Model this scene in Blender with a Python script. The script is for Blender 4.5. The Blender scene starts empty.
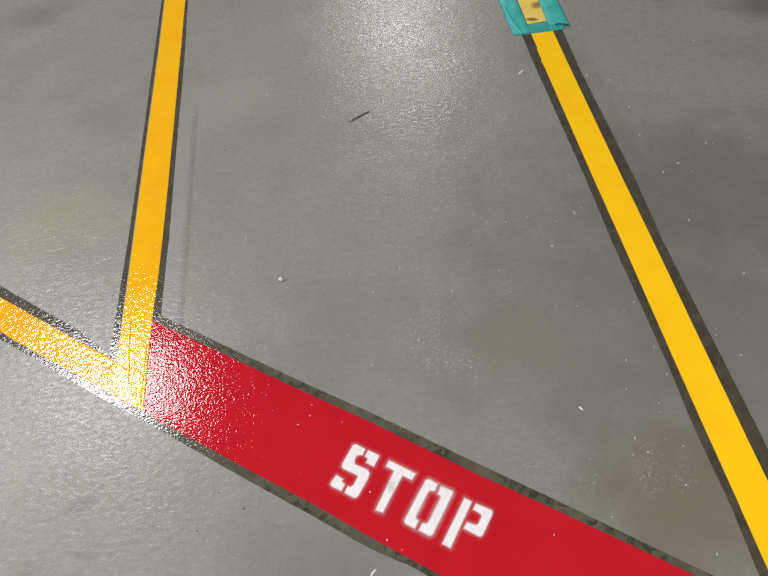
# Painted safety lines and a red STOP bar on a sealed concrete floor.  Units: metres, z up, floor top at z = 0.
import bpy, bmesh, math, random
from mathutils import Matrix, Vector, noise
random.seed(11)
sc = bpy.context.scene
sc.cycles.use_denoising = False
COL = sc.collection

# ------------------------------------------------------------------ helpers
def tag(o, label=None, cat=None, group=None, kind=None):
    if label: o['label'] = label
    if cat: o['category'] = cat
    if group: o['group'] = group
    if kind: o['kind'] = kind
    return o

def link(name, bm, mats, parent=None, smooth=False):
    me = bpy.data.meshes.new(name)
    bm.normal_update(); bm.to_mesh(me); bm.free()
    for m in (mats if isinstance(mats, (list, tuple)) else [mats]): me.materials.append(m)
    if smooth:
        for p in me.polygons: p.use_smooth = True
    o = bpy.data.objects.new(name, me); COL.objects.link(o)
    if parent: o.parent = parent
    return o

def V2(p): return Vector((p[0], p[1]))

def resample(pts, step):
    out = []
    for a, b in zip(pts[:-1], pts[1:]):
        a, b = V2(a), V2(b); n = max(1, int((b - a).length / step))
        out += [a.lerp(b, i / n) for i in range(n)]
    out.append(V2(pts[-1])); return out

def ragged(pts, amp, step=0.006, seed=0, lo=38):
    """A paint edge: resampled and wobbled sideways by a fraction of a millimetre."""
    P = resample(pts, step); d = (P[-1] - P[0]).normalized(); n = Vector((-d.y, d.x)); out = []
    for i, p in enumerate(P):
        k = noise.noise(Vector((p.x * lo, p.y * lo, seed))) + 0.6 * noise.noise(Vector((p.x * 160, p.y * 160, seed + 5)))
        out.append(p + n * (amp * k if 0 < i < len(P) - 1 else 0))
    return out

def strip_bm(A, B, z0, z1, bm=None, chamfer=0.00008):
    """A slab between two edge polylines that run the same way (a coat of paint with softened rims)."""
    bm = bm or bmesh.new()
    n = max(len(A), len(B))
    def even(P):
        L = [0.0]
        for a, b in zip(P[:-1], P[1:]): L.append(L[-1] + (b - a).length)
        out, j = [], 0
        for i in range(n):
            t = L[-1] * i / (n - 1)
            while j < len(P) - 2 and L[j + 1] < t: j += 1
            s = (t - L[j]) / max(1e-9, L[j + 1] - L[j]); out.append(P[j].lerp(P[j + 1], min(1, max(0, s))))
        return out
    A, B = even(A), even(B)
    rows = []
    for a, b in zip(A, B):
        u = (b - a); l = u.length; u = u / l if l > 1e-9 else Vector((1, 0)); c = min(chamfer, l * 0.3)
        q = [(a, z0), (a + u * c * 0.25, z0 + (z1 - z0) * 0.75), (a + u * c, z1), (b - u * c, z1), (b - u * c * 0.25, z0 + (z1 - z0) * 0.75), (b, z0)]
        rows.append([bm.verts.new((p.x, p.y, z)) for p, z in q])
    for r, s in zip(rows[:-1], rows[1:]):
        for i in range(5): bm.faces.new((r[i], r[i + 1], s[i + 1], s[i]))
        bm.faces.new((r[5], r[0], s[0], s[5]))
    bm.faces.new(rows[0]); bm.faces.new(list(reversed(rows[-1])))
    bmesh.ops.recalc_face_normals(bm, faces=bm.faces)
    return bm

def bead_bm(pts, w, z0, h, seed=0):
    """A low raised bead of paint along a polyline."""
    bm = bmesh.new(); P = ragged(pts, 0.0006, 0.004, seed); rows = []
    for i, p in enumerate(P):
        d = (P[min(i + 1, len(P) - 1)] - P[max(i - 1, 0)]).normalized(); n = Vector((-d.y, d.x))
        t = 1.0 if 0 < i < len(P) - 1 else 0.15
        k = (1 + 0.35 * noise.noise(Vector((p.x * 60, p.y * 60, seed)))) * t
        rows.append([bm.verts.new((p.x + n.x * w * k * s, p.y + n.y * w * k * s, z0 + h * k * zz)) for s, zz in ((-.5, 0), (-.3, .7), (0, 1), (.3, .7), (.5, 0))])
    for r, s in zip(rows[:-1], rows[1:]):
        for i in range(4): bm.faces.new((r[i], r[i + 1], s[i + 1], s[i]))
        bm.faces.new((r[4], r[0], s[0], s[4]))
    bm.faces.new(rows[0]); bm.faces.new(list(reversed(rows[-1])))
    bmesh.ops.recalc_face_normals(bm, faces=bm.faces)
    return bm

# ------------------------------------------------------------------ materials
class NT:
    def __init__(s, name):
        s.m = bpy.data.materials.new(name); s.m.use_nodes = True; s.t = s.m.node_tree; s.t.nodes.clear()
        s.out = s.n('ShaderNodeOutputMaterial'); s.co = s.n('ShaderNodeTexCoord').outputs['Object']
    def n(s, typ, **kw):
        x = s.t.nodes.new(typ)
        for k, v in kw.items(): setattr(x, k, v)
        return x
    def put(s, sock, v):
        if hasattr(v, 'is_linked'): s.t.links.new(v, sock)
        else: sock.default_value = v
    def math(s, op, a, b=0.0, c=None, clamp=False):
        x = s.n('ShaderNodeMath', operation=op, use_clamp=clamp); s.put(x.inputs[0], a); s.put(x.inputs[1], b)
        if c is not None: s.put(x.inputs[2], c)
        return x.outputs[0]
    def mapping(s, scale=(1, 1, 1), rot=0.0, loc=(0, 0, 0)):
        x = s.n('ShaderNodeMapping'); s.put(x.inputs[0], s.co); x.inputs['Scale'].default_value = scale
        x.inputs['Rotation'].default_value = (0, 0, rot); x.inputs['Location'].default_value = loc
        return x.outputs[0]
    def noise(s, scale, detail=3, rough=.55, vec=None, dist=0.0):
        x = s.n('ShaderNodeTexNoise'); s.put(x.inputs['Vector'], vec or s.co)
        x.inputs['Scale'].default_value = scale; x.inputs['Detail'].default_value = detail
        x.inputs['Roughness'].default_value = rough; x.inputs['Distortion'].default_value = dist
        return x.outputs['Fac']
    def ramp(s, v, a, b, lo=0.0, hi=1.0, smooth=True):
        x = s.n('ShaderNodeMapRange'); x.interpolation_type = 'SMOOTHSTEP' if smooth else 'LINEAR'
        s.put(x.inputs[0], v); x.inputs[1].default_value = a; x.inputs[2].default_value = b
        x.inputs[3].default_value = lo; x.inputs[4].default_value = hi
        return x.outputs[0]
    def mix(s, f, a, b, mode='MIX'):
        x = s.n('ShaderNodeMix', data_type='RGBA', blend_type=mode)
        s.put(x.inputs[0], f); s.put(x.inputs[6], a if hasattr(a, 'is_linked') else (*a, 1)); s.put(x.inputs[7], b if hasattr(b, 'is_linked') else (*b, 1))
        return x.outputs[2]
    def bump(s, h, strength, dist, prev=None):
        x = s.n('ShaderNodeBump'); x.inputs['Strength'].default_value = strength; x.inputs['Distance'].default_value = dist
        s.put(x.inputs['Height'], h)
        if prev is not None: s.put(x.inputs['Normal'], prev)
        return x.outputs[0]
    def blob(s, c, r, aspect=1.0, ang=0.0, warp=.5, wscale=6.0, soft=.9):
        """0..1 mask of one patch: ragged ellipse at c with radius r (metres)."""
        mp = s.n('ShaderNodeMapping'); mp.vector_type = 'TEXTURE'; s.put(mp.inputs[0], s.co)
        mp.inputs['Location'].default_value = (c[0], c[1], 0); mp.inputs['Rotation'].default_value = (0, 0, ang)
        mp.inputs['Scale'].default_value = (r, r * aspect, 1)
        l = s.n('ShaderNodeVectorMath', operation='LENGTH'); s.put(l.inputs[0], mp.outputs[0])
        nz = s.math('MULTIPLY_ADD', s.noise(wscale, 3, .6), warp * 2, -warp)
        return s.ramp(s.math('ADD', l.outputs['Value'], nz), 1.0, 1.0 - soft)
    def bsdf(s, **kw):
        b = s.n('ShaderNodeBsdfPrincipled')
        for k, v in kw.items():
            s.put(b.inputs[k.replace('_', ' ')], (*v, 1) if isinstance(v, tuple) and len(v) == 3 else v)
        s.t.links.new(b.outputs[0], s.out.inputs[0]); return b

def paint(name, c1, c2, slope=1.0, streak=None, var=1.0, wear=None, wavy=1.0):
    """Thick wet-look floor paint: an even colour under a glossy coat with orange peel."""
    t = NT(name)
    col = t.mix(t.math('MULTIPLY', t.ramp(t.noise(9, 4), .35, .7), var), c1, c2)
    if wear: col = wear(t, col)
    peel = t.noise(PEEL, 1.5, .5)
    wav = t.noise(90, 2, .5)
    nb = t.bump(wav, 1.0, 0.0004 * slope * wavy)
    nb = t.bump(peel, 1.0, PEELH * slope, nb)
    t.bsdf(Base_Color=col, Roughness=.6, Specular_IOR_Level=.0, Coat_Weight=1.0, Coat_Roughness=COATR, Coat_Normal=nb)
    return t.m
PEEL, PEELH, COATR = 210.0, 0.00044, 0.075

YA, YB = (.89, .535, .008), (.87, .490, .0075)
M_yellow = paint('yellow_floor_paint', YA, YB)
M_yellow_mid = paint('deep_yellow_floor_paint', (.80, .425, .0075), (.77, .385, .0075), wavy=1.8)
M_yellow_low = paint('orange_yellow_floor_paint', (.80, .375, .010), (.74, .33, .010), wavy=2.6)
M_ridge = paint('yellow_paint_bead', (.84, .45, .008), (.78, .39, .007))
M_red = paint('red_floor_paint', (.455, .0095, .019), (.42, .0085, .017))
def old_wear(t, col):
    col = t.mix(t.ramp(t.noise(26, 5, .65), .45, .68, 0, .75), col, (.62, .50, .17))
    col = t.mix(t.blob((0.6185, 2.0101), .030, .42, -.2, .25, 40, .6), col, (.22, .12, .045))
    return t.mix(t.blob((0.6555, 2.0934), .034, .8, .6, .3, 30, .7), col, (.27, .19, .06))
M_old = paint('worn_yellow_paint', (.80, .58, .085), (.72, .53, .12), .7, wear=old_wear)

def margin_mat():
    t = NT('dark_cleaned_concrete')
    col = t.mix(t.ramp(t.noise(22, 5, .65), .3, .72), (.042, .035, .024), (.070, .061, .043))
    col = t.mix(t.ramp(t.noise(48, 4, .7, dist=.6), .56, .68, 0, .55), col, (.022, .021, .015))
    nb = t.bump(t.noise(PEEL * .9, 1.5, .5), 1.0, PEELH * 1.05)
    nb = t.bump(t.noise(80, 2), 1.0, .0004, nb)
    t.bsdf(Base_Color=col, Roughness=.65, Specular_IOR_Level=.2, Coat_Weight=1.0, Coat_Roughness=COATR * 1.2, Coat_Normal=nb)
    return t.m
M_margin = margin_mat()
def margin_red_mat():
    t = NT('mottled_cleaned_concrete')
    col = t.mix(t.ramp(t.noise(16, 5, .65), .3, .72), (.064, .057, .039), (.100, .090, .064))
    dark = t.math('MULTIPLY', t.ramp(t.noise(42, 5, .72, dist=.8), .46, .60), t.ramp(t.noise(5.5, 2), .38, .56))
    col = t.mix(t.math('MULTIPLY', dark, .85), col, (.024, .024, .014))
    nb = t.bump(t.noise(PEEL * .9, 1.5, .5), 1.0, PEELH * 1.05)
    t.bsdf(Base_Color=col, Roughness=.65, Specular_IOR_Level=.2, Coat_Weight=.9, Coat_Roughness=COATR * 1.2, Coat_Normal=nb)
    return t.m
M_margin_red = margin_red_mat()

def white_mat(name, soft):
    t = NT(name)
    at = t.n('ShaderNodeAttribute', attribute_name='cover').outputs['Fac']
    cov = t.math('ADD', at, t.math('MULTIPLY_ADD', t.noise(420, 2, .6), soft, -soft * .5), clamp=True)
    cov = t.math('MULTIPLY', cov, t.ramp(at, 0.0, .04))
    b = t.n('ShaderNodeBsdfPrincipled')
    col = t.mix(t.ramp(t.noise(70, 4, .6), .35, .7), (.76, .71, .725), (.70, .65, .665))
    col = t.mix(t.math('MULTIPLY', t.blob((-0.0321, 0.4445), .012, 1.7, -.3, .6, 120, .8), .55), col, (.42, .40, .40)) if soft < .2 else col
    t.put(b.inputs['Base Color'], col); b.inputs['Roughness'].default_value = .6; b.inputs['Specular IOR Level'].default_value = .25
    tr = t.n('ShaderNodeBsdfTransparent'); mx = t.n('ShaderNodeMixShader')
    t.put(mx.inputs[0], cov); t.put(mx.inputs[1], tr.outputs[0]); t.put(mx.inputs[2], b.outputs[0])
    t.t.links.new(mx.outputs[0], t.out.inputs[0])
    return t.m
M_white = white_mat('white_stencil_paint', .10)
M_mist = white_mat('white_paint_mist', .14)

def concrete():
    t = NT('sealed_concrete')
    cloud = t.noise(1.5, 5, .6, dist=.4)
    col = t.mix(t.ramp(cloud, .3, .7), (.200, .197, .173), (.246, .241, .216))
    col = t.mix(t.ramp(t.noise(5.0, 5, .62, vec=t.mapping(loc=(3, 1, 0))), .42, .68, 0, .6), col, (.228, .221, .197))
    col = t.mix(t.ramp(t.noise(3.0, 4, .6, vec=t.mapping(loc=(7, 4, 0))), .5, .72, 0, .6), col, (.172, .164, .140))
    col = t.mix(t.ramp(t.noise(14, 6, .7, vec=t.mapping((1, 1.6, 1), .3)), .5, .75, 0, .3), col, (.158, .151, .137))
    col = t.mix(t.ramp(t.noise(55, 4, .7, vec=t.mapping((1, 1.5, 1), .2)), .32, .68, 0, .35), col, (.140, .136, .122))
    # slab stains, broad tone patches, and pale glare haze painted into the colour
    for c, r, asp, ang, k, tint in STAINS_TONE_HAZE:
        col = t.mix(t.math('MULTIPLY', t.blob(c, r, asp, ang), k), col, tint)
    # scuffed, scratched patches of pale flecks
    fl = t.ramp(t.noise(150, 3, .7), .54, .67)
    for c, r, asp, ang, k in SCUFFS:
        f = t.math('MULTIPLY', t.math('MULTIPLY', t.blob(c, r, asp, ang, .7, 9), fl), k)
        col = t.mix(f, col, (.36, .345, .30))
    # ghost of an older line beside the left yellow line
    for c, ln, w, ang, k, tint in GHOSTS:
        mp = t.n('ShaderNodeMapping'); mp.vector_type = 'TEXTURE'; t.put(mp.inputs[0], t.co)
        mp.inputs['Location'].default_value = (c[0], c[1], 0); mp.inputs['Rotation'].default_value = (0, 0, ang)
        sp = t.n('ShaderNodeSeparateXYZ'); t.put(sp.inputs[0], mp.outputs[0])
        wob = t.math('MULTIPLY_ADD', t.noise(30, 3), .012, -.006)
        ax = t.ramp(t.math('ABSOLUTE', t.math('ADD', sp.outputs[1], wob)), w, w * .62)
        ay = t.ramp(t.math('ABSOLUTE', sp.outputs[0]), ln, ln * .55)
        f = t.math('MULTIPLY', t.math('MULTIPLY', ax, ay), t.ramp(t.noise(9, 3), .25, .6, k * .5, k))
        col = t.mix(f, col, tint)
    # tiny dark pores
    vo = t.n('ShaderNodeTexVoronoi'); t.put(vo.inputs['Vector'], t.co); vo.inputs['Scale'].default_value = 26
    col = t.mix(t.math('MULTIPLY', t.ramp(vo.outputs['Distance'], .055, .02), t.ramp(t.noise(3.7, 2), .52, .6)), col, (.07, .065, .055))
    # trowel grain: short shallow ripples, plus a duller / shinier patchwork in the sealer
    gr = t.noise(1.0, 4, .62, vec=t.mapping((48, 92, 60), .12), dist=.9)
    lo = t.noise(9, 4, .6)
    nb = t.bump(lo, 1.0, .0016)
    nlo = nb
    nb = t.bump(gr, 1.0, GRAIN, nb)
    ro = t.math('ADD', t.ramp(t.noise(4, 4, .6, vec=t.mapping(loc=(1, 9, 0))), .3, .7, -.03, .05), CROUGH)
    cw = t.ramp(t.noise(60, 4, .7, vec=t.mapping((1, 1.8, 1))), .3, .7, .25, 1.0)
    t.bsdf(Base_Color=col, Roughness=BROUGH, Specular_IOR_Level=BSPEC, Normal=nlo, Coat_Weight=cw, Coat_Roughness=ro, Coat_Normal=nb)
    return t.m
GRAIN, CROUGH, BROUGH, BSPEC = .00072, .25, .48, .40
STAINS_TONE_HAZE = [
    ((-0.8885, 1.2934), .34, .6, .2, .65, (.238, .228, .165)),
    ((-0.384, 1.1262), .22, .8, .9, .30, (.215, .205, .160)),
    ((-1.1879, 2.4117), .30, .5, .3, .55, (.125, .117, .098)),
    ((1.0667, 2.1166), .19, .55, -.3, .7, (.09, .084, .074)),
    ((1.4317, 1.9302), .22, .7, -.3, .7, (.085, .08, .07)),
    ((0.714, 0.7222), .95, .75, -1.0, .62, (.125, .118, .102)),  # broad darker tone over the right of the slab
    ((0.9408, 1.1731), .55, .8, -.6, .6, (.108, .101, .094)),  # darker tone toward the upper right
    ((-0.1697, 0.2262), .36, .6, -.4, .6, (.150, .143, .125)),
    ((0.0974, 0.8069), .45, .6, -.4, .35, (.165, .160, .137)),
    ((0.5512, 0.3477), .34, .7, .5, .7, (.135, .118, .086)),  # darker brown tone toward the lower right
    ((0.5356, 0.475), .12, .5, 1.0, .55, (.150, .135, .105)),
    ((0.3016, 0.7512), .28, .8, .6, .35, (.165, .156, .125)),
    ((-0.685, 0.4811), .055, .45, .3, .9, (.155, .148, .138)),
    ((-0.6662, 0.3772), .045, .25, -.3, .6, (.145, .138, .128)),
    ((-0.7634, 0.3615), .05, .6, .2, .4, (.15, .143, .133)),
    ((-0.2267, 2.0564), .30, .6, .4, .35, (.22, .215, .20)),
    ((0.7366, 1.5994), .20, .6, -.9, .3, (.19, .18, .168)),
    ((-0.4436, 1.7914), .32, .7, .6, .5, (.262, .257, .245)),  # broad glare haze left of centre, painted as a paler slab colour
]
SCUFFS = [
    ((0.0856, 0.8086), .14, .6, .9, .8), ((0.1426, 0.7136), .12, .6, -.4, .9), ((0.2879, 0.4508), .07, .8, .4, .55),
    ((0.3699, 0.4094), .06, .8, 1.2, .5), ((0.4979, 0.4255), .09, .5, 1.3, .6), ((0.2839, 0.8981), .12, .5, .6, .4),
    ((-0.2137, 0.8787), .15, .5, .2, .35), ((0.5462, 0.3885), .06, .7, 1.1, .5),
]
GHOSTS = [
    ((-0.5228, 1.2742), .55, .012, -1.5422, .62, (.135, .128, .117)),
    ((-0.5474, 1.204), .50, .030, -1.5422, .45, (.262, .258, .245)),
    ((0.7316, 1.4585), .50, .045, -1.5422, .28, (.135, .126, .115)),
    ((0.4266, 0.3622), .22, .010, -1.5422 + 2.4, .10, (.225, .212, .18)),
]
M_floor = concrete()

def tape_mat(name='teal_masking_tape', c1=(.024, .320, .292), c2=(.046, .395, .370)):
    t = NT(name)
    col = t.mix(t.ramp(t.noise(25, 4, .6), .3, .7), c1, c2)
    nb = t.bump(t.noise(300, 2), 1.0, .0004)
    t.bsdf(Base_Color=col, Roughness=.45, Specular_IOR_Level=.4, Normal=nb)
    return t.m
M_tape = tape_mat()
M_tape_low = tape_mat('creased_teal_masking_tape', (.018, .25, .225), (.030, .31, .285))
def plain(name, c1, c2, scale, rough=.7, bump=.0006):
    t = NT(name)
    t.bsdf(Base_Color=t.mix(t.ramp(t.noise(scale, 4, .6), .35, .65), c1, c2), Roughness=rough, Normal=t.bump(t.noise(scale * 2, 3), 1.0, bump))
    return t.m
M_twig = plain('dry_twig_bark', (.045, .035, .022), (.11, .09, .055), 160)
M_pale = plain('pale_stone', (.50, .48, .44), (.62, .60, .56), 150)
M_chip = plain('pale_paint_chip', (.55, .54, .50), (.68, .66, .62), 200)
M_dust = plain('pale_dust_grit', (.40, .385, .34), (.56, .54, .49), 90)
M_grit = plain('dark_grit', (.035, .03, .025), (.06, .05, .04), 90)

# ------------------------------------------------------------------ the floor
bm = bmesh.new()
bmesh.ops.create_cube(bm, size=1, matrix=Matrix.LocRotScale(Vector((0, 4, -.06)), None, Vector((20, 20, .12))))
floor = tag(link('floor', bm, M_floor), 'mottled grey sealed concrete floor under the painted lines', 'floor', kind='structure')

# ------------------------------------------------------------------ painted lines
def painted(name, left, right, z, mat, amp=.0005, seed=0):
    return link(name, strip_bm(ragged(left, amp, seed=seed), ragged(right, amp, seed=seed + 3), 0, z), mat)
def margin(a, b, parent, mat=None, z=.0004, seed=0):
    return link('margin_strip', strip_bm(ragged(a, .0004, seed=seed), ragged(b, .0009, seed=seed + 1), 0, z, chamfer=.0001), mat or M_margin, parent)

# line down the left of the floor
LL = [(-0.7252, 2.9368), (-0.7058, 2.4143), (-0.6941, 2.1008), (-0.6753, 1.4542), (-0.6679, 1.2188), (-0.6635, 1.0666), (-0.6587, 0.8819), (-0.6561, 0.7765), (-0.6561, 0.7358)]
LR = [(-0.6465, 2.9181), (-0.626, 2.3974), (-0.6144, 2.0851), (-0.5929, 1.4407), (-0.5864, 1.2064), (-0.5838, 1.055), (-0.5841, 0.8774), (-0.5761, 0.6821)]
line_left = tag(painted('yellow_line', LL, LR, .0014, M_yellow_mid, seed=1),
    'long yellow painted line that ends at the left end of the red bar', 'floor line', 'yellow lines on the floor', 'thing')
margin([(-0.7296, 2.9379), (-0.7097, 2.4152), (-0.6978, 2.1015), (-0.6783, 1.4547), (-0.6711, 1.2193), (-0.6662, 1.067), (-0.661, 0.8822), (-0.6584, 0.8228)],
       [(-0.742, 2.9408), (-0.7188, 2.4171), (-0.7095, 2.1038), (-0.6887, 1.4564), (-0.6832, 1.2212), (-0.6813, 1.0691), (-0.6787, 0.8846), (-0.6774, 0.8364)], line_left, seed=11)
margin([(-0.6509, 2.9192), (-0.6299, 2.3982), (-0.6184, 2.0859), (-0.5962, 1.4412), (-0.5892, 1.2068), (-0.5865, 1.0554), (-0.5881, 0.9248)],
       [(-0.6346, 2.9153), (-0.6154, 2.3952), (-0.5995, 2.0822), (-0.5777, 1.4382), (-0.569, 1.2037), (-0.5665, 1.0525), (-0.5633, 0.9393)], line_left, seed=13)
# paint beads where the fresh coats overlap
for k, pts in enumerate(([(-0.6393, 0.9319), (-0.6296, 0.8439), (-0.6193, 0.7507)], [(-0.5838, 0.8603), (-0.5805, 0.772), (-0.5774, 0.6892)], [(-0.5896, 0.8554), (-0.5863, 0.7727), (-0.5841, 0.6951)])):
    link('paint_bead', bead_bm(pts, .0042, .0010, .0016, 20 + k), M_ridge, line_left, True)

# line running out of the picture at the left
BT = [(-1.2381, 1.2295), (-0.9999, 1.0592), (-0.7786, 0.9031), (-0.6541, 0.8178), (-0.6434, 0.8104)]
BB = [(-1.1985, 1.1044), (-0.9724, 0.9504), (-0.9365, 0.9226), (-0.6875, 0.7561), (-0.5905, 0.6894), (-0.5764, 0.6812)]
line_low = tag(painted('yellow_line', BT, BB, .0009, M_yellow_low, seed=5),
    'short yellow line with wet shine running to the corner of the red bar', 'floor line', 'yellow lines on the floor', 'thing')
margin([(-1.2369, 1.2258), (-0.9991, 1.0559), (-0.778, 0.9001), (-0.6537, 0.8156)], [(-1.2513, 1.2711), (-1.0097, 1.098), (-0.7647, 0.9225), (-0.681, 0.8438)], line_low, seed=15)
margin([(-1.1996, 1.1079), (-0.973, 0.9529), (-0.9371, 0.925), (-0.6878, 0.758), (-0.5766, 0.6827)], [(-1.1888, 1.0739), (-0.966, 0.9251), (-0.9301, 0.9014), (-0.6831, 0.729), (-0.5666, 0.653)], line_low, seed=17)
for k, pts in enumerate(([(-0.9732, 0.9586), (-0.9543, 0.9801), (-0.9279, 1.004)], [(-0.6926, 0.7947), (-0.6761, 0.8044), (-0.6635, 0.813)], [(-0.7582, 0.8868), (-0.7027, 0.8495), (-0.6508, 0.8122), (-0.6263, 0.7913)])):
    link('paint_bead', bead_bm(pts, .0050, .0007, .0018, 30 + k), M_ridge, line_low, True)

# line down the right of the floor
RLp = [(0.5957, 1.9603), (0.5969, 1.9263), (0.5977, 1.881), (0.5988, 1.8467), (0.5959, 1.8361), (0.5976, 1.784), (0.595, 1.7758), (0.5979, 1.7362), (0.6118, 1.2269), (0.6193, 1.0087), (0.63, 0.6284), (0.6347, 0.485), (0.6357, 0.4627), (0.6403, 0.3373), (0.641, 0.3062), (0.6436, 0.2179), (0.6489, 0.0919)]
RRp = [(0.6715, 1.9599), (0.6716, 1.9242), (0.6756, 1.723), (0.6889, 1.2143), (0.6963, 0.997), (0.7061, 0.6184), (0.7101, 0.4891), (0.7106, 0.4535), (0.714, 0.3652), (0.724, 0.0841)]
line_right = tag(painted('yellow_line', RLp, RRp, .0010, M_yellow, .0003, seed=7),
    'bright yellow line running down from the teal tape on the right', 'floor line', 'yellow lines on the floor', 'thing')
margin([(0.5983, 1.9597), (0.5998, 1.9257), (0.6014, 1.7371), (0.6142, 1.2265), (0.6215, 1.0083), (0.6322, 0.6281), (0.6367, 0.4848), (0.6422, 0.3371), (0.6454, 0.2177), (0.6506, 0.0917)],
       [(0.564, 1.9637), (0.565, 1.9181), (0.5697, 1.7432), (0.591, 1.2303), (0.5951, 1.0124), (0.6122, 0.6383), (0.6139, 0.4876), (0.6226, 0.3572), (0.6243, 0.3081), (0.6243, 0.22), (0.6272, 0.0941)], line_right, seed=19)
margin([(0.6685, 1.9605), (0.6687, 1.9248), (0.6725, 1.7236), (0.6862, 1.2147), (0.6938, 0.9973), (0.704, 0.6186), (0.7081, 0.4894), (0.7121, 0.3654), (0.7223, 0.0843)],
       [(0.7036, 1.9533), (0.7044, 1.9176), (0.7042, 1.7175), (0.7218, 1.2089), (0.721, 0.9932), (0.7357, 0.6144), (0.7404, 0.4967), (0.7422, 0.443), (0.7435, 0.3774), (0.7521, 0.0812)], line_right, seed=21)

# the older, faded stretch of line framed by the tape
old = tag(link('worn_yellow_line', strip_bm(ragged([(0.5956, 2.5739), (0.5951, 2.1582), (0.597, 1.969)], .0006, seed=8), ragged([(0.6719, 2.556), (0.666, 2.1431), (0.668, 1.9666)], .0006, seed=9), 0, .0007), M_old),
    'faded yellow line with brown stains framed by the teal tape', 'floor line', None, 'thing')

# the red bar
RU = [(-0.585, 0.9348), (-0.5794, 0.9257), (-0.2401, 0.7028), (-0.0646, 0.5906), (0.1516, 0.4446), (0.2944, 0.3538), (0.4258, 0.268), (0.4994, 0.2188), (0.7374, 0.0599)]
RD = [(-0.5765, 0.6817), (-0.5694, 0.6758), (-0.4972, 0.6256), (-0.3493, 0.5269), (-0.1815, 0.4167), (-0.0846, 0.3485), (0.0458, 0.2622), (0.3129, 0.0834)]
bar = tag(link('red_stop_bar', strip_bm(ragged(RU, .0005, seed=31), ragged(RD, .0005, seed=33), 0, .0011), M_red),
    'wide glossy red painted bar with STOP stencilled on it in white', 'floor marking', None, 'thing')
margin([(-0.5856, 0.9244), (-0.2401, 0.7002), (-0.0648, 0.5883), (0.1512, 0.4425), (0.294, 0.3519), (0.4252, 0.2662), (0.4988, 0.2172), (0.7366, 0.0585)],
       [(-0.5633, 0.9393), (-0.4861, 0.8901), (-0.2399, 0.7263), (-0.0628, 0.6133), (0.1558, 0.4677), (0.2993, 0.373), (0.4307, 0.2831), (0.5409, 0.21), (0.7767, 0.0529)], bar, M_margin_red, .0004, 35)
margin([(-0.5748, 0.6829), (-0.4975, 0.628), (-0.3494, 0.5291), (-0.1814, 0.4187), (-0.0844, 0.3504), (0.046, 0.2639), (0.3134, 0.0849)],
       [(-0.5666, 0.653), (-0.4964, 0.6043), (-0.3485, 0.5032), (-0.1963, 0.4017), (-0.0864, 0.3266), (-0.0088, 0.2843), (0.0194, 0.265), (0.2858, 0.0862)], bar, M_margin_red, .0004, 37)

# ------------------------------------------------------------------ stencil letters
def seg_dist(p, a, b):
    ab = b - a; t = max(0, min(1, (p - a).dot(ab) / ab.length_squared)); return (p - a - ab * t).length
def inside(p, poly):
    c = False; j = len(poly) - 1
    for i in range(len(poly)):
        a, b = poly[i], poly[j]
        if (a.y > p.y) != (b.y > p.y) and p.x < (b.x - a.x) * (p.y - a.y) / (b.y - a.y) + a.x: c = not c
        j = i
    return c
BASE = math.radians(-33.703)
def stencil(polys, label, mist):
    polys = [[V2(p).copy() for p in q] for q in polys]
    R = Matrix.Rotation(-BASE, 2); Ri = Matrix.Rotation(BASE, 2)
    polys = [[R @ p for p in q] for q in polys]
    xs = [p.x for q in polys for p in q]; ys = [p.y for q in polys for p in q]
    pad, h = .013, .0016; nx = int((max(xs) - min(xs) + 2 * pad) / h); ny = int((max(ys) - min(ys) + 2 * pad) / h)
    D = {}
    for i in range(nx + 1):
        for j in range(ny + 1):
            p = Vector((min(xs) - pad + i * h, min(ys) - pad + j * h)); d = 1e9; ins = False
            for q in polys:
                ins = ins or inside(p, q)
                for k in range(len(q)): d = min(d, seg_dist(p, q[k], q[k - 1]))
            D[i, j] = (p, d if ins else -d)
    def grid(name, keep, cover, z, mat, parent):
        bm = bmesh.new(); vs = {}; cov = []
        cells = [(i, j) for i in range(nx) for j in range(ny) if keep([D[i + a, j + b][1] for a, b in ((0, 0), (1, 0), (1, 1), (0, 1))])]
        for i, j in cells:
            f = []
            for a, b in ((0, 0), (1, 0), (1, 1), (0, 1)):
                kx = (i + a, j + b)
                if kx not in vs:
                    p, d = D[kx]; w = Ri @ p
                    vs[kx] = bm.verts.new((w.x, w.y, z(d))); cov.append(cover(p, d))
                f.append(vs[kx])
            bm.faces.new(f)
        o = link(name, bm, mat, parent, True)
        at = o.data.attributes.new('cover', 'FLOAT', 'POINT'); at.data.foreach_set('value', cov)
        return o
    sm = lambda a, b, x: (lambda t: t * t * (3 - 2 * t))(max(0, min(1, (x - a) / (b - a))))
    let = grid('letter', lambda q: max(q) > -.0014, lambda p, d: sm(-.0005, .0024, d), lambda d: .0013 + .0003 * sm(-.001, .0015, d), M_white, bar)
    let['label'] = label
    hz = grid('overspray', lambda q: max(q) > -.0115 and min(q) < .001,
              lambda p, d: mist * (.72 + .6 * noise.noise(Vector((p.x * 25, p.y * 25, 3)))) * math.exp(min(0, d) / .0032) * sm(-.0115, -.006, d), lambda d: .00122, M_mist, let)
    hz['label'] = 'thin pinkish mist of white spray round the letter'
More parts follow.
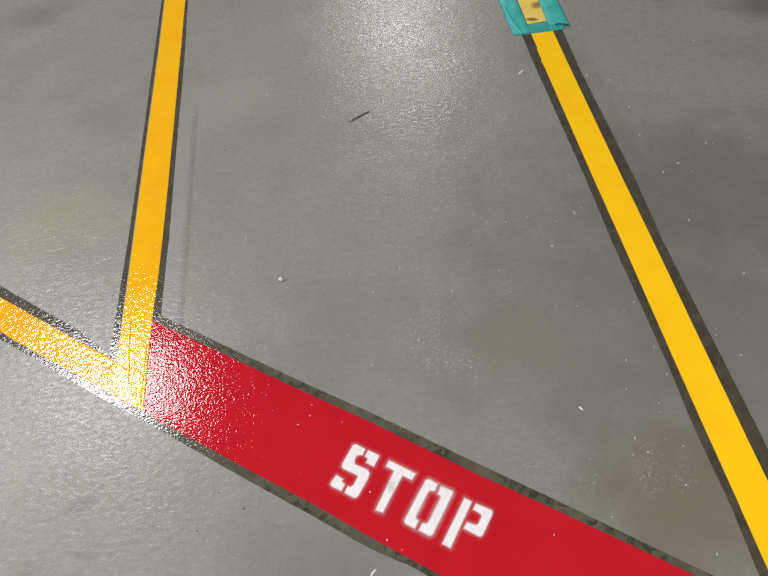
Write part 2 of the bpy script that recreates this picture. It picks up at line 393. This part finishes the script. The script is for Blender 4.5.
stencil([[(-0.1053, 0.5436), (-0.0972, 0.5437), (-0.0785, 0.5299), (-0.0858, 0.5155), (-0.0929, 0.5171), (-0.0992, 0.5157), (-0.1039, 0.5052), (-0.103, 0.4994), (-0.0776, 0.4849), (-0.0738, 0.4759), (-0.0784, 0.4644), (-0.1013, 0.4306), (-0.108, 0.4272), (-0.1123, 0.4282), (-0.1308, 0.441), (-0.1227, 0.4552), (-0.1158, 0.4533), (-0.1104, 0.4563), (-0.1012, 0.4711), (-0.1021, 0.4744), (-0.1292, 0.4911), (-0.1331, 0.4978), (-0.1311, 0.5044)],
    [(-0.0741, 0.528), (-0.0517, 0.5135), (-0.0506, 0.509), (-0.0647, 0.4877), (-0.0822, 0.4999), (-0.0775, 0.5062), (-0.0788, 0.5096), (-0.0836, 0.513)],
    [(-0.1442, 0.4821), (-0.1291, 0.4704), (-0.1325, 0.4663), (-0.1267, 0.4583), (-0.1358, 0.4444), (-0.156, 0.457), (-0.1588, 0.4626), (-0.157, 0.4676)]], 'white stencilled letter S', .20)
stencil([[(-0.0317, 0.5001), (0.0223, 0.4644), (0.0114, 0.4502), (-0.0069, 0.4617), (-0.0547, 0.3912), (-0.0707, 0.3986), (-0.0245, 0.4749), (-0.0409, 0.4864)]], 'white stencilled letter T', .28)
stencil([[(0.0388, 0.4487), (0.0447, 0.4501), (0.0499, 0.4484), (0.0636, 0.4368), (0.0551, 0.4223), (0.0456, 0.4244), (0.0411, 0.4214), (0.0115, 0.3779), (0.0117, 0.3732), (0.016, 0.3678), (0.0054, 0.3528), (-0.0131, 0.3651), (-0.0151, 0.3702), (-0.0136, 0.3744)],
    [(0.0682, 0.4332), (0.0903, 0.4207), (0.0919, 0.4167), (0.0892, 0.4106), (0.0398, 0.339), (0.0347, 0.3358), (0.0297, 0.3373), (0.0113, 0.3502), (0.0205, 0.3637), (0.0298, 0.3624), (0.0343, 0.3658), (0.0636, 0.4085), (0.0634, 0.4124), (0.0589, 0.4167)]], 'white stencilled letter O', .42)
stencil([[(0.1123, 0.4041), (0.1271, 0.3935), (0.0695, 0.3086), (0.0528, 0.3194)],
    [(0.1328, 0.3903), (0.1624, 0.3732), (0.164, 0.3681), (0.1616, 0.3622), (0.1362, 0.3265), (0.131, 0.3235), (0.1261, 0.3248), (0.0992, 0.3438), (0.1093, 0.356), (0.1261, 0.3482), (0.1307, 0.3504), (0.1386, 0.3624), (0.1375, 0.3674), (0.1238, 0.3777)]], 'white stencilled letter P', .20)

# ------------------------------------------------------------------ teal masking tape
def tape(L, R, z, label, nu=10, nv=90, wr=.0012, seed=0, folds=(), mat=None):
    """One torn length of tape: a crinkled thin sheet between two edges."""
    def at(P, t):
        P = [V2(p) for p in P]; ln = [0]
        for a, b in zip(P[:-1], P[1:]): ln.append(ln[-1] + (b - a).length)
        s = t * ln[-1]
        for k in range(len(P) - 1):
            if s <= ln[k + 1] or k == len(P) - 2: return P[k].lerp(P[k + 1], (s - ln[k]) / (ln[k + 1] - ln[k]))
    bm = bmesh.new(); rows = []
    for j in range(nv + 1):
        a, b = at(L, j / nv), at(R, j / nv); r = []
        for i in range(nu + 1):
            p = a.lerp(b, i / nu)
            edge = min(i, nu - i) / nu
            h = z + wr * max(0, noise.noise(Vector((p.x * 30, p.y * 55, seed))) + .25) + wr * .5 * (noise.noise(Vector((p.x * 110, p.y * 70, seed + 4))) + .6)
            h *= (.35 + min(1, edge * 5) * .65)
            for (fa, fb, fw, fh) in folds:
                d = seg_dist(p, V2(fa), V2(fb)); h += fh * max(0, 1 - d / fw) ** 1.5
            q = p + Vector((noise.noise(Vector((p.x * 90, p.y * 90, seed + 9))), noise.noise(Vector((p.x * 90, p.y * 90, seed + 12))))) * (.0008 if edge == 0 or j in (0, nv) else 0)
            r.append(bm.verts.new((q.x, q.y, max(h, z * .6))))
        rows.append(r)
    for r, s in zip(rows[:-1], rows[1:]):
        for i in range(nu): bm.faces.new((r[i], r[i + 1], s[i + 1], s[i]))
    bmesh.ops.recalc_face_normals(bm, faces=bm.faces)
    o = link('masking_tape', bm, mat or M_tape, None, True)
    m = o.modifiers.new('thick', 'SOLIDIFY'); m.thickness = .00025; m.offset = 1
    return tag(o, label, 'tape', 'teal tape strips round the worn line')
tape([(0.5595, 2.0038), (0.5951, 1.9838), (0.6642, 1.9897), (0.7211, 2.0013)], [(0.538, 1.9276), (0.5962, 1.9276), (0.6717, 1.9289), (0.7139, 1.9334)], .0022, 'teal tape strip laid across the end of the bright yellow line', 12, 70, .0010, 3, mat=M_tape_low)
tape([(0.5187, 2.592), (0.5291, 2.1657), (0.5308, 2.0876), (0.5312, 2.0188), (0.5373, 1.9324)], [(0.5879, 2.5757), (0.5924, 2.1522), (0.5948, 2.0742), (0.5955, 1.9856), (0.5997, 1.931)], .0034, 'teal tape strip along the left side of the worn yellow line', 12, 90, .0013, 17,
     (([(0.5353, 2.0994)][0], [(0.5451, 2.0098)][0], .010, .0035), ([(0.5451, 2.0098)][0], [(0.5614, 1.9405)][0], .010, .0035)))
tape([(0.6719, 2.556), (0.6663, 2.1365), (0.6657, 2.0721), (0.664, 1.9843), (0.6644, 1.9661)], [(0.74, 2.5399), (0.7307, 2.1228), (0.7332, 2.0485), (0.7331, 1.9805), (0.7355, 1.9397)], .0034, 'teal tape strip along the right side of the worn yellow line', 12, 90, .0011, 29,
     (([(0.6889, 1.9563)][0], [(0.7364, 1.9407)][0], .010, .0080),))

# ------------------------------------------------------------------ litter on the floor
def tube(pts, radii, seg=8):
    bm = bmesh.new(); rings = []
    P = [Vector(p) for p in pts]
    for i, p in enumerate(P):
        d = (P[min(i + 1, len(P) - 1)] - P[max(i - 1, 0)]).normalized(); u = d.cross(Vector((0, 0, 1))).normalized(); v = u.cross(d)
        rings.append([bm.verts.new(p + (u * math.cos(k * 2 * math.pi / seg) + v * math.sin(k * 2 * math.pi / seg)) * radii[i] * random.uniform(.85, 1.12)) for k in range(seg)])
    for r, s in zip(rings[:-1], rings[1:]):
        for k in range(seg): bm.faces.new((r[k], r[(k + 1) % seg], s[(k + 1) % seg], s[k]))
    bm.faces.new(rings[0]); bm.faces.new(rings[-1]); bmesh.ops.recalc_face_normals(bm, faces=bm.faces)
    return bm
TW = [(-0.0495, 1.5893), (-0.0396, 1.5885), (-0.0349, 1.5947), (-0.0219, 1.6014), (-0.0088, 1.6091), (0.0044, 1.6177), (0.0192, 1.6232)]
rad = [.0008, .0013, .0019, .0021, .0020, .0019, .0015]
tag(link('twig', tube([(p[0], p[1], r + .0004) for p, r in zip(TW, rad)], rad), M_twig, None, True),
    'thin dark bent twig lying alone on the bare concrete', 'twig')

bm = bmesh.new(); bmesh.ops.create_icosphere(bm, subdivisions=3, radius=1)
pc = [(-0.2604, 1.008)][0]
for v in bm.verts:
    k = 1 + .22 * noise.noise(v.co * 1.6 + Vector((4, 2, 7)))
    v.co = Vector((v.co.x * .0066 * k + pc[0], v.co.y * .0060 * k + pc[1], max(-.0046, v.co.z * .0052 * k) + .0046))
tag(link('pebble', bm, M_pale, None, True), 'small whitish pebble on bare concrete above the red bar', 'pebble')

def sliver(pts, wid, label, mat=None, cat='paint chip', name='paint_chip'):
    P = [V2(p) for p in pts]; bm = bmesh.new(); rows = []
    for i, p in enumerate(P):
        d = (P[min(i + 1, len(P) - 1)] - P[max(i - 1, 0)]).normalized(); n = Vector((-d.y, d.x)); k = wid[i] * .5
        rows.append([bm.verts.new((p.x + n.x * k * s, p.y + n.y * k * s, z)) for s, z in ((-1, .0002), (-.4, .0014), (.4, .0018), (1, .0002))])
    for r, s in zip(rows[:-1], rows[1:]):
        for i in range(3): bm.faces.new((r[i], r[i + 1], s[i + 1], s[i]))
        bm.faces.new((r[3], r[0], s[0], s[3]))
    bm.faces.new(rows[0]); bm.faces.new(rows[-1]); bmesh.ops.recalc_face_normals(bm, faces=bm.faces)
    return tag(link(name, bm, mat or M_chip), label, cat)
sliver([(0.5091, 1.7221), (0.5184, 1.7318), (0.5288, 1.7409)], [.004, .0065, .0045], 'straight white paint sliver left of the bright yellow line below the tape')
sliver([(-0.0883, 0.2759), (-0.0859, 0.2808), (-0.0817, 0.285), (-0.0776, 0.2875)], [.004, .0048, .0045, .003], 'curved white paint sliver beside the lower edge of the red bar')
sliver([(0.391, 0.5696), (0.3942, 0.5654), (0.3972, 0.5603)], [.003, .0048, .003], 'short pale chip on the concrete between red bar and bright yellow line')

# loose grit and dust too fine to count: one object
def grit(points, size, mat, name, label):
    bm = bmesh.new()
    for (x, y) in points:
        s = size * random.uniform(.6, 1.25); a = random.uniform(0, 6.28); e = random.uniform(.6, 1.5); vs = []
        for ring, (rr, zz) in enumerate(((1, .0001), (.6, .75))):
            vs.append([bm.verts.new((x + math.cos(a + k * 1.2566) * s * rr * e, y + math.sin(a + k * 1.2566) * s * rr / e, zz * s)) for k in range(5)])
        for k in range(5): bm.faces.new((vs[0][k], vs[0][(k + 1) % 5], vs[1][(k + 1) % 5], vs[1][k]))
        bm.faces.new(vs[1])
    return tag(link(name, bm, mat), label, 'dust', None, 'stuff')
SPECKS = [(-0.9853, 2.2262), (-0.8532, 2.1564), (-0.7796, 2.148), (-1.251, 2.1079), (-1.1725, 1.9304), (-0.9224, 1.8898), (-0.7142, 2.0513), (-0.8241, 1.5971), (-0.792, 1.5916), (-0.9815, 1.5743), (-1.0621, 1.5481), (-0.9234, 1.4993), (-0.7643, 1.5511), (-0.4816, 1.659), (-0.4803, 1.5884), (-0.5393, 1.708), (-0.5287, 1.6106), (-0.9483, 1.3603), (-0.8835, 1.3115), (-0.9799, 1.2702), (-0.9246, 1.1724), (-0.8543, 1.0811), (-0.8043, 1.2507), (-0.4186, 1.746), (-0.3974, 1.7023), (-0.2833, 2.0677), (-0.3049, 1.7659), (-0.1503, 1.5911), (-0.0847, 1.4799), (-0.0778, 1.4439), (-0.194, 1.4464), (0.1137, 1.3989), (0.173, 1.3805), (0.2767, 1.3714), (0.2804, 1.3417), (-0.2683, 1.1613), (-0.2301, 1.1662), (-0.0624, 1.1837), (-0.0822, 1.0046), (0.0467, 1.0019), (0.0894, 0.9923), (0.2211, 0.9956), (0.2936, 0.9591), (0.2936, 1.1211), (0.3431, 1.1134), (-0.0285, 0.9368), (-0.0276, 0.8616), (-0.0989, 0.8197), (-0.0484, 0.731), (0.1668, 0.9119), (0.1263, 0.9085), (0.1653, 0.9029), (0.0204, 0.8062), (0.7181, 1.6784), (0.7774, 1.6418), (0.803, 1.6019), (0.8953, 1.5701), (0.7977, 1.5066), (0.8932, 1.9148), (1.0112, 1.8616), (0.9622, 1.8256), (1.1006, 1.7868), (0.8966, 1.565), (1.186, 1.4366), (1.0847, 1.3179), (0.9776, 1.3153), (0.9588, 1.3185), (0.881, 1.2178), (0.7903, 1.3817), (0.8036, 1.2267), (0.5497, 1.2567), (0.4014, 1.1222), (0.473, 1.0968), (0.5274, 1.1205), (0.5492, 1.1315), (0.5888, 1.0823), (0.8306, 1.0763), (0.8095, 1.0479), (0.8552, 1.2539), (0.7442, 0.7045), (0.8763, 0.8643), (0.7779, 0.6471), (0.4422, 1.0154), (0.5281, 1.1131), (0.5248, 0.6679), (0.5968, 0.6924), (0.602, 0.622), (0.5605, 0.7967), (0.4068, 0.8328), (0.4559, 0.8259), (0.5914, 0.8184), (0.5027, 0.5978), (0.4708, 0.4501), (0.5029, 0.4527), (0.4864, 0.4855), (0.5615, 0.5565), (0.5566, 0.5359), (0.5542, 0.3774), (0.5772, 0.4567), (0.382, 0.4523), (0.3917, 0.3329), (0.5639, 0.2445), (-0.3554, 1.1604), (-0.3862, 1.0491), (-0.5887, 1.2286), (0.0679, 0.783), (0.0535, 0.8416), (0.0124, 0.7989), (0.0553, 0.7385), (0.0795, 0.7272), (0.0797, 0.7114), (0.1238, 0.7427), (0.0999, 0.6905), (-0.0108, 0.687), (0.1752, 0.7145), (-0.191, 0.6475), (-0.2233, 0.6034), (-0.1962, 0.6215), (-0.126, 0.5983), (-0.0517, 0.3391), (-0.0245, 0.3172), (-0.1563, 0.4718), (-0.0773, 0.4373), (0.2721, 0.3121), (-0.3727, 0.7265), (-0.3245, 0.5647)]
grit(SPECKS, .0022, M_dust, 'floor_dust', 'fine pale grit scattered over the concrete floor')
FINE = [(random.uniform(-1.6, 1.6), random.uniform(.1, 2.7)) for _ in range(420)]
grit(FINE, .0010, M_dust, 'fine_dust', 'finest pale dust grains spread over the floor and paint')
grit([(-0.144, 1.5078), (-0.5215, 1.293), (-0.7225, 1.4286), (-0.5774, 1.2268), (-0.4306, 1.5256), (-0.3915, 0.472), (-0.4323, 0.3994), (-0.3377, 0.4327), (0.7338, 0.4861), (0.2583, 0.3118), (-0.9126, 0.7142), (-0.7786, 0.5238), (-0.6966, 1.0198), (0.2382, 1.0496)], .0019, M_grit, 'dark_dust', 'a few dark grit grains on the concrete floor')

# ------------------------------------------------------------------ lamps of the hall and added unseen fill lamps, all at ceiling height
def lamp(name, x, y, z, sx, sy, radiance, rot=0.0, color=(1, .985, .965)):
    L = bpy.data.lights.new(name, 'AREA'); L.shape = 'RECTANGLE'; L.size = sx; L.size_y = sy
    L.energy = radiance * sx * sy * math.pi; L.color = color
    o = bpy.data.objects.new(name, L); COL.objects.link(o); o.location = (x, y, z); o.rotation_euler = (0, 0, rot); return o
WORLD, EXPO = .06, 0.0
COOL = (1, .985, 1.0)
lamp('hall_lamp_a', -3.49, 3.89, 5.5, 1.5, .8, 41, 0, COOL)
lamp('hall_lamp_b', .88, 11.3, 5.5, 1.2, 1.2, 48)
lamp('hall_lamp_c', .9, 8.9, 5.5, .6, .6, 32)
lamp('fill_lamp_d', 3.0, -5.0, 5.5, 2.2, 2.2, 38)  # unseen fill added behind the camera for overall brightness
lamp('fill_lamp_e', -2.4, -3.9, 5.5, 2.2, 2.2, 22)  # second unseen fill behind the camera, added to even out the brightness
lamp('fill_lamp_f', -8.2, 3.4, 5.5, 2.6, 2.6, 43, 0, COOL)  # added out of view to brighten the left and throw shadows rightward

w = bpy.data.worlds.new('hall'); w.cycles.sampling_method = 'NONE'; sc.world = w; w.use_nodes = True
bg = w.node_tree.nodes['Background']; bg.inputs[0].default_value = (1.0, .97, .92, 1); bg.inputs[1].default_value = WORLD

# ------------------------------------------------------------------ camera: held at chest height, looking down and ahead
cam = bpy.data.cameras.new('camera'); co = bpy.data.objects.new('camera', cam); COL.objects.link(co); sc.camera = co
cam.sensor_width = 36; cam.lens = 36 * 646.37 / 768
Rr = Vector((.9932239, -.09449283, -.06765646)); Uu = Vector((.11621657, .80756588, .57821368)); F = Vector((0, .58215845, -.81307536))
co.matrix_world = Matrix(((Rr.x, Uu.x, -F.x, 0), (Rr.y, Uu.y, -F.y, 0), (Rr.z, Uu.z, -F.z, 1.32), (0, 0, 0, 1)))
cam.clip_start = .05; cam.clip_end = 60
vs = sc.view_settings; sc.display_settings.display_device = 'sRGB'
vs.view_transform = 'Standard'; vs.look = 'None'; vs.exposure = EXPO; vs.gamma = 1; vs.use_curve_mapping = False
